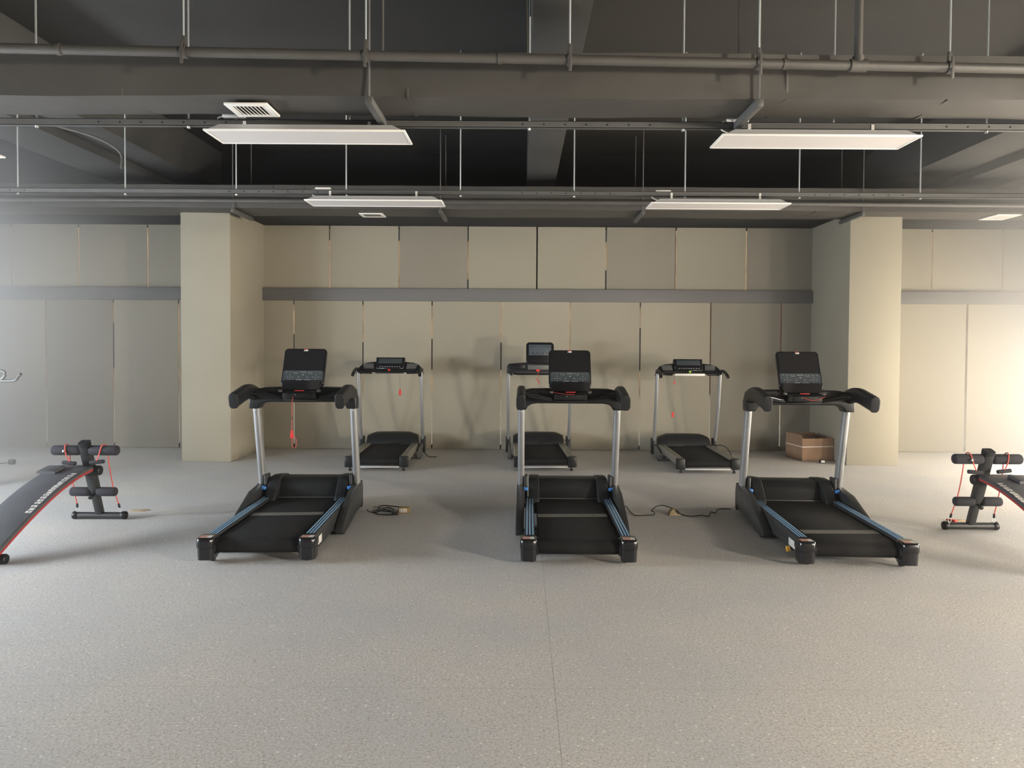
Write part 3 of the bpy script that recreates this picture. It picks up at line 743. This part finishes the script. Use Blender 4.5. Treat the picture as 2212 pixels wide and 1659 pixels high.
        bm = NB(); box(bm, -.145, .145, 1.086, 1.091, 1.315, 1.455, .002, m); obj('screen', bm, mat('grey blue screen', (.07, .085, .10), .3), dp)
        bm = NB()
        for k in range(4): box(bm, -.11+k*.062, -.075+k*.062, 1.084, 1.088, 1.335, 1.345, 0, m)
        box(bm, -.12, -.08, 1.084, 1.088, 1.425, 1.431, 0, m); box(bm, .07, .11, 1.084, 1.088, 1.425, 1.431, 0, m)
        obj('screen_print', bm, 'extdark', dp)
    return t
bt1 = back_treadmill('arch')
bt3 = dup(bt1, None)
G2 = 'three smaller treadmills by the blinds'
bt1.location = (-1.65, 8.74, 0); bt1.rotation_euler.z = R(1.8)
bt1['label'] = 'silver railed treadmill by the blinds, seen behind the front left treadmill'; bt1['group'] = G2
bt2 = back_treadmill('tall'); bt2.location = (.285, 8.80, 0); bt2.rotation_euler.z = R(2.2)
bt2['label'] = 'treadmill by the blinds with a tall upright display, half hidden by the middle front treadmill'; bt2['group'] = G2
bt3.location = (2.135, 8.70, 0); bt3.rotation_euler.z = R(-.4)
bt3['label'] = 'silver railed treadmill by the blinds, left of the cardboard box, green button on its console'; bt3['group'] = G2
bm = NB(); capsule(bm, (0, 1.035, 1.120), (0, 1.05, 1.128), .016, 12); obj('stop_button', bm, 'red', bt1, label='red stop button')
bm = NB(); capsule(bm, (0, 1.035, 1.120), (0, 1.05, 1.128), .016, 12); obj('stop_button', bm, 'green', bt3, label='green button')
bm = NB(); box(bm, -.19, .19, 1.05, 1.07, 1.072, 1.100, .003); obj('silver_strip', bm, 'white', bt3, label='pale strip below the display')
c_ = cord(bt1, [(.13, 1.05, 1.07), (.135, 1.04, 1.00), (.14, 1.04, .88)], .0015, 'darkrod')
bm = NB(); box(bm, .125, .155, 1.03, 1.045, .80, .86, .004); box(bm, .133, .147, 1.03, 1.045, .86, .885, .002); obj('clip', bm, 'red', c_)
c_ = cord(bt2, [(-.03, 1.04, 1.13), (-.03, 1.035, 1.05), (-.03, 1.035, .93)], .002)
bm = NB(); box(bm, -.055, -.010, 1.038, 1.05, 1.115, 1.140, .003); obj('clip', bm, 'red', c_)
bm = NB(); tube(bm, [(-.055, 1.035, 1.03), (-.01, 1.035, .96)], .005, 6); obj('lower_clip', bm, 'red', c_)
c_ = cord(bt3, [(-.20, 1.04, 1.07), (-.20, 1.035, .90), (-.205, 1.035, .62)], .0012, 'darkrod')
bm = NB(); box(bm, -.205, -.190, 1.03, 1.045, .965, 1.01, .003); obj('clip', bm, 'red', c_)
bm = NB(); prism(bm, [(-.225, .61), (-.20, .61), (-.205, .545), (-.228, .545)], 'y', 1.03, 1.045, .003); obj('lower_clip', bm, 'red', c_)
def pcord(t, pts): return cord(t, pts, .0055, 'cable', 'power_cord')
pcord(bt1, [(-.1, 1.22, .155), (.05, 1.24, .16), (.28, 1.25, .19), (.38, 1.20, .14), (.46, 1.15, .03), (.52, 1.10, .006), (.60, 1.12, .006)])
pcord(bt2, [(0, 1.25, .155), (.15, 1.24, .20), (.30, 1.22, .22), (.38, 1.20, .17), (.37, 1.18, .13), (.34, 1.16, .15), (.40, 1.14, .22)])
pcord(bt3, [(.0, 1.26, .155), (.15, 1.22, .165), (.30, 1.15, .18), (.42, 1.0, .19), (.47, .9, .14), (.50, .82, .03)])

# ------------------------------------------------------------------ sit-up benches
def situp_bench(mir):
    t = thing('situp_bench', '', 'exercise bench')
    # local: origin on the floor under the foot bar, +y away from viewer; board runs to -y
    bm = NB(); tube(bm, [(-.19, 0, .030), (.19, 0, .030)], .028, 16); fb = obj('front_foot_bar', bm, 'frame', t)
    for s in (-1, 1):
        bm = NB(); capsule(bm, (s*.175, 0, .032), (s*.222, 0, .032), .033, 16, .3); obj('rubber_cap', bm, 'black', fb)
    bm = NB(); sweep(bm, [(0, 0, .05), (0, -.08, .27)], rrect(.055, .055, .008, 2), up=Vector((1, 0, 0))); obj('post', bm, 'frame', t)
    bm = NB(); sweep(bm, [(0, -.07, .245), (0, -.22, .655)], rrect(.072, .072, .012, 2), up=Vector((1, 0, 0)))
    po = obj('upper_post', bm, 'frame', t)
    bm = NB(); sweep(bm, [(0, -.213, .635), (0, -.224, .668)], rrect(.076, .076, .014, 3), up=Vector((1, 0, 0))); obj('post_cap', bm, 'black', po)
    bm = NB(); capsule(bm, (-.045, -.065, .225), (.045, -.065, .225), .015, 10); tube(bm, [(0, -.065, .225), (0, -.13, .21)], .008, 8); capsule(bm, (0, -.12, .212), (0, -.15, .206), .018, 12); obj('height_pin', bm, 'black', po)
    for z, y, x0, x1, r in ((.598, -.205, .035, .262, .040), (.245, -.09, .030, .185, .037)):
        bm = NB(); tube(bm, [(-x0-.05, y, z), (x0+.05, y, z)], .012, 10); rb = obj('roller_bar', bm, 'steelgrey', t)
        for s in (-1, 1):
            bm = NB(); capsule(bm, (s*x0, y, z), (s*x1, y, z), r, 20, .45); obj('foam_roller', bm, 'soft', t, smooth=60)
    # pivot tube behind the board head
    bm = NB(); capsule(bm, (-.09, -.16, .430), (.10, -.16, .430), .040, 18, .3); obj('pivot_tube', bm, 'black', t)
    # curved board
    prof = [(-.13, .468), (-.25, .462), (-.40, .440), (-.55, .405), (-.70, .360), (-.85, .305), (-1.0, .245), (-1.15, .178), (-1.28, .115), (-1.36, .078)]
    path = smooth_path([(0, y, z) for y, z in prof], 3)
    xo = -.145 if mir > 0 else .145
    xo = -.10*mir
    n = len(path)
    def ribbon(bm, x0, x1, dz0, dz1, i0=0, i1=None, rr=.012):
        pts = [p + Vector(((x0+x1)/2, 0, (dz0+dz1)/2)) for p in path[i0:i1]]
        sweep(bm, pts, rrect(x1-x0, dz1-dz0, rr, 3))
    bm = NB(); ribbon(bm, xo-.155, xo+.155, -.045, .0, rr=.018); bd = obj('backboard', bm, 'vinyl', t, smooth=60)
    for s in (-1, 1):
        bm = NB(); ribbon(bm, xo+s*.149-.009, xo+s*.149+.009, -.035, -.018, rr=.004); obj('red_piping', bm, 'redvinyl', bd)
    bm = NB(); ribbon(bm, xo-.03, xo+.03, -.085, -.045, rr=.006); obj('support_beam', bm, 'frame', t)
    bm = NB(); ribbon(bm, xo-.10*mir-.07, xo-.10*mir+.07, 0, .022, 3, 7, rr=.008); obj('head_pad', bm, 'vinyl', bd)
    # pale lettering along the edge of the board nearest the treadmills
    bm = NB(); rn = random.Random(5); i = 6.0
    xe = xo + .115*mir
    while i < 17.5:
        k = int(i); f = i-k; p = path[k].lerp(path[k+1], f); d = (path[k+1]-path[k]).normalized(); nn = Vector((0, -d.z, d.y)); nn = nn if nn.z > 0 else -nn
        h = .020; w_ = .011
        c0 = p + nn*.001
        for dxx, dd in rn.sample([(-h, 0), (h*.55, 0), (0, 0), (-h*.5, 0)], 3):
            a = c0 + Vector((xe-c0.x+dxx, 0, 0))
            vs = [bm.verts.new(a + Vector((sx*.0035, 0, 0)) + d*sy*w_ + nn*.0012) for sx, sy in ((-1, -1), (1, -1), (1, 1), (-1, 1))]; bm.faces.new(vs)
        for sy in (-1, 1):
            a = c0 + Vector((xe-c0.x, 0, 0)) + d*sy*w_*.8
            vs = [bm.verts.new(a + Vector((sx*h, 0, 0)) + d*q*.003 + nn*.0012) for sx, q in ((-1, -1), (1, -1), (1, 1), (-1, 1))]; bm.faces.new(vs)
        i += rn.choice([.62, .7, .8])
    obj('lettering', bm, 'white', bd, label='worn pale lettering')
    # rear foot
    bm = NB(); sweep(bm, [(xo, -1.20, .11), (xo, -1.30, .05)], rrect(.05, .05, .008, 2), up=Vector((1, 0, 0))); tube(bm, [(xo-.16, -1.30, .03), (xo+.16, -1.30, .03)], .028, 16); rf = obj('rear_foot_bar', bm, 'frame', t)
    for s in (-1, 1):
        bm = NB(); capsule(bm, (xo+s*.14, -1.30, .033), (xo+s*.19, -1.30, .033), .034, 16, .3); obj('rubber_cap', bm, 'black', rf)
    # resistance cords with hand grips
    for s in (-1, 1):
        x = s*.165 if s*mir < 0 else s*.155
        bm = NB(); tube(bm, smooth_path([(s*.10, -.245, .50), (s*.13, -.25, .57), (s*.145, -.235, .638), (s*.15, -.19, .642), (s*.152, -.16, .60), (s*.155, -.15, .50), (s*.16, -.10, .30), (s*.170, -.03, .13)], 5), .0042, 8)
        cd = obj('resistance_cord', bm, 'cordred', t)
        bm = NB(); capsule(bm, (s*.170, -.03, .135), (s*.173, -.022, .100), .009, 8); obj('cord_sleeve', bm, 'black', cd)
        bm = NB(); sweep(bm, [Vector((s*.175, -.015, .080)) + Vector((.012*math.cos(a), 0, .018*math.sin(a))) for a in [2*math.pi*i/14 for i in range(14)]], circ(.0025, n=6), up=Vector((0, 1, 0)), closed=True); obj('cord_ring', bm, 'rod', cd)
        bm = NB(); capsule(bm, (s*.055, -.245, .505 if s > 0 else .498), (s*.165, -.235, .515 if s > 0 else .505), .016, 12); obj('cord_grip', bm, 'soft', cd)
    bm = NB(); capsule(bm, (-.150, -.255, .590), (-.140, -.257, .605), .008, 8); obj('metal_clip', bm, 'rod', t)
    return t
p0 = F(215, 1123)
b1 = situp_bench(1); b1.location = (F(216, 1121).x, F(216, 1121).y, 0); b1.rotation_euler.z = R(.5)
b1['label'] = 'dark curved sit-up bench at the left edge with foam rollers and red cords'; b1['group'] = 'sit-up benches'
b2 = situp_bench(-1); q = F(2096, 1144); b2.location = (q.x, q.y, 0); b2.rotation_euler.z = R(-.5)
b2['label'] = 'dark curved sit-up bench cut off by the right edge of the photo'; b2['group'] = 'sit-up benches'

# ------------------------------------------------------------------ cardboard box
bx = thing('cardboard_box', 'open brown cardboard box with a white strap beside the right column', 'box', (3.565, 9.70, 0), R(9))
w_, d_, h_ = .425, .42, .285
bm = NB(); tck = .006
box(bm, 0, w_, 0, tck, 0, h_); box(bm, 0, w_, d_-tck, d_, 0, h_); box(bm, 0, tck, tck, d_-tck, 0, h_); box(bm, w_-tck, w_, tck, d_-tck, 0, h_); box(bm, 0, w_, 0, d_, 0, tck)
obj('carton', bm, 'card', bx)
bm = NB(); m = Matrix.Translation((0, .0, h_)) @ Matrix.Rotation(R(-12), 4, 'Y'); box(bm, -.003, .003, .01, d_-.01, 0, .045, 0, m); obj('flap', bm, 'card', bx)
bm = NB(); m = Matrix.Translation((0, d_, h_)) @ Matrix.Rotation(R(-10), 4, 'X'); box(bm, .01, w_-.01, -.003, .003, 0, .03, 0, m); obj('flap', bm, 'card', bx)
bm = NB(); e = .002; z = .175
box(bm, -e, w_+e, -e, 0, z, z+.010); box(bm, -e, w_+e, d_, d_+e, z, z+.010); box(bm, -e, 0, 0, d_, z, z+.010); box(bm, w_, w_+e, 0, d_, z, z+.010); obj('strap', bm, 'strap', bx)
q = F(1775, 1000); sb = thing('plastic_block', 'small pale plastic block on the floor in front of the cardboard box', 'block', (q.x, q.y-.02, 0))
bm = NB(); box(bm, -.035, .035, -.02, .02, 0, .045, .005); obj('block', bm, 'hood', sb)
bm = NB(); box(bm, -.024, .024, -.0215, -.0195, .008, .036, .001); obj('label_plate', bm, 'label', sb)

# ------------------------------------------------------------------ cords and sockets on the floor
q = F(873, 1108); so = thing('socket_block', 'white faced socket block with dark yellow rim on the floor beside the left front treadmill', 'socket', (q.x, q.y, 0), R(-4))
bm = NB(); box(bm, -.045, .045, -.025, .03, 0, .052, .006); obj('rim', bm, 'brass', so)
bm = NB(); box(bm, -.036, .030, -.0275, -.0235, .010, .043, .002); f_ = obj('face', bm, 'strap', so)
bm = NB()
for i in range(3):
    for j in (0, 1): box(bm, -.026+i*.02, -.020+i*.02, -.0285, -.0273, .017+j*.013, .022+j*.013)
obj('socket_holes', bm, 'extdark', f_)
def floor_cable(pts, nm, label, r=.005):
    bm = NB(); tube(bm, smooth_path([F(a, b, z) for a, b, z in pts], 5), r, 8); o = obj(nm, bm, 'cable'); return tag(o, label, 'cable')
o = floor_cable([(792, 1101, .03), (800, 1106, .006), (815, 1106, .006), (828, 1100, .008), (845, 1104, .012), (850, 1100, .012), (838, 1096, .012), (820, 1098, .010), (818, 1094, .012), (832, 1092, .020), (862, 1095, .030)], 'extension_cord', 'coiled black extension cord between the left front treadmill and the socket block')
o = floor_cable([(862, 1103, .02), (852, 1106, .01), (830, 1104, .008), (812, 1102, .007), (808, 1105, .006), (815, 1110, .006), (830, 1112, .006), (848, 1112, .006)], 'power_lead', 'black power lead with its plug lying below the socket block')
q = F(853, 1114); bm = NB(); box(bm, -.028, .028, -.014, .014, .006, .032, .006); pg = obj('plug', bm, 'cable', o); pg.location = q
floor_cable([(1343, 1100, .03), (1352, 1094, .035), (1360, 1104, .012), (1371, 1113, .006), (1390, 1113, .006), (1412, 1112, .006), (1413, 1106, .02), (1407, 1103, .03), (1418, 1094, .055), (1432, 1092, .06), (1446, 1096, .05), (1458, 1100, .04), (1470, 1110, .010), (1490, 1115, .006), (1515, 1113, .006), (1530, 1115, .006), (1536, 1106, .02), (1545, 1108, .012), (1550, 1101, .025), (1562, 1099, .03), (1578, 1100, .04)],
            'extension_cord', 'dark cord on the floor running from the middle front treadmill to the right one', .0045)
q = F(1455, 1113); wa = thing('wall_adapter', 'small brown wedge adapter lying on the cord between middle and right front treadmills', 'adapter', (q.x, q.y, 0), R(10))
bm = NB(); prism(bm, [(-.05, 0), (-.028, .045), (.0, .062), (.03, .055), (.055, .01), (.055, 0)], 'y', -.02, .03, .004); obj('body', bm, 'tan', wa)
bm = NB(); prism(bm, [(.0, .062), (.03, .055), (.052, .015), (.035, .012), (.012, .035)], 'y', -.024, -.019, .001); obj('dark_face', bm, 'extdark', wa)

# ------------------------------------------------------------------ scraps on the floor
q = F(301, 1103); bm = NB(); prism(bm, [(-.085, -.03), (-.05, .025), (.06, .035), (.085, .012), (.03, -.035)], 'z', .001, .007, .001); o = obj('cardboard_scrap', bm, 'tan'); o.location = q
tag(o, 'thin tan cardboard scrap on the floor right of the left bench', 'scrap')
q = F(2070, 1126); sc_ = thing('packaging_scrap', 'tan and red packaging scrap on the floor behind the foot of the right bench', 'scrap', q)
bm = NB(); prism(bm, [(-.04, -.02), (-.04, .03), (.03, .03), (.09, -.01), (.03, -.02)], 'z', .001, .010, .001); obj('paper', bm, 'tan', sc_)
bm = NB(); prism(bm, [(-.085, .03), (-.04, .02), (-.02, -.02), (-.05, -.04)], 'z', .001, .016, .001); obj('red_corner', bm, 'red', sc_)
q = F(26, 1003); bm = NB(); box(bm, -.035, .035, -.03, .03, .0, .06, .015); tube(bm, [(-.04, 0, .02), (-.20, -.05, .004)], .006, 6)
o = obj('power_plug', bm, 'frame'); o.location = q; tag(o, 'small dark plug on the floor near the blinds at the far left', 'plug')

# ------------------------------------------------------------------ exercise bike at the left edge (only a handle reaches into view)
E = P(0, 818, 7.6)
eb = thing('exercise_bike', 'grey handlebar of an exercise machine reaching in at the left edge', 'exercise machine', (E.x-.55, 7.6, 0))
def e_(p): return Vector((p[0], p[1], p[2]))
hz = E.z
bm = NB()
hp = [P(-60, 812, 7.6), P(0, 822, 7.6), P(24, 822.5, 7.6), P(35, 820, 7.6), P(40, 813, 7.58), P(45, 808, 7.56)]
tube(bm, smooth_path([loc(eb, p) for p in hp], 4), .014, 10)
hp = [P(-60, 800, 7.6), P(-10, 801, 7.6), P(6, 802, 7.6), P(11, 807, 7.6), P(8, 815, 7.6), P(0, 821, 7.6)]
tube(bm, smooth_path([loc(eb, p) for p in hp], 4), .014, 10); obj('handlebar', bm, 'steelgrey', eb)
bm = NB(); sweep(bm, [(.15, 0, .12), (.28, 0, hz-.02)], rrect(.06, .06, .015, 3), up=Vector((0, 1, 0))); obj('steering_post', bm, 'frame', eb)
bm = NB(); tube(bm, [(.05, -.02, .42), (.05, .02, .42)], .22, 28); obj('flywheel', bm, 'steelgrey', eb)
bm = NB(); sweep(bm, [(-.6, 0, .08), (.30, 0, .08)], rrect(.07, .05, .012, 3)); tube(bm, [(-.6, -.24, .03), (-.6, .24, .03)], .03, 14); tube(bm, [(.28, -.24, .03), (.28, .24, .03)], .03, 14); obj('base_frame', bm, 'frame', eb)
bm = NB(); sweep(bm, [(-.35, 0, .10), (-.45, 0, .86)], rrect(.05, .05, .012, 3), up=Vector((0, 1, 0))); obj('seat_post', bm, 'frame', eb)
bm = NB(); prism(bm, [(-.60, -.10), (-.62, 0), (-.60, .10), (-.42, .05), (-.32, .02), (-.32, -.02), (-.42, -.05)], 'z', .86, .91, .015); obj('saddle', bm, 'soft', eb)

# ------------------------------------------------------------------ added scatter volume imitating lens glare, denser toward the side walls
GLARE_MID, GLARE_EDGE = .001, .34
hm = bpy.data.materials.new('thin bright haze'); hm.use_nodes = True; nt = hm.node_tree; nt.nodes.clear()
oo = nt.nodes.new('ShaderNodeOutputMaterial'); vs = nt.nodes.new('ShaderNodeVolumeScatter')
vs.inputs['Color'].default_value = (1, 1, 1, 1); vs.inputs['Anisotropy'].default_value = .5
tc = nt.nodes.new('ShaderNodeTexCoord'); sx = nt.nodes.new('ShaderNodeSeparateXYZ'); nt.links.new(tc.outputs['Object'], sx.inputs[0])
ab = nt.nodes.new('ShaderNodeMath'); ab.operation = 'ABSOLUTE'; nt.links.new(sx.outputs['X'], ab.inputs[0])
mr = nt.nodes.new('ShaderNodeMapRange'); mr.interpolation_type = 'SMOOTHERSTEP'
for k_, v_ in (('From Min', 3.2), ('From Max', 7.6), ('To Min', GLARE_MID), ('To Max', GLARE_EDGE)): mr.inputs[k_].default_value = v_
nt.links.new(ab.outputs[0], mr.inputs['Value']); nt.links.new(mr.outputs[0], vs.inputs['Density'])
nt.links.new(vs.outputs[0], oo.inputs['Volume'])
bm = NB(); box(bm, XL+.02, XR-.02, YB+.1, YF-.1, .0, ZS-.005)
hz_ = obj('glare_volume', bm, hm); tag(hz_, 'added pale scatter volume imitating lens glare at both sides of the gym', 'glare_volume', kind='stuff')
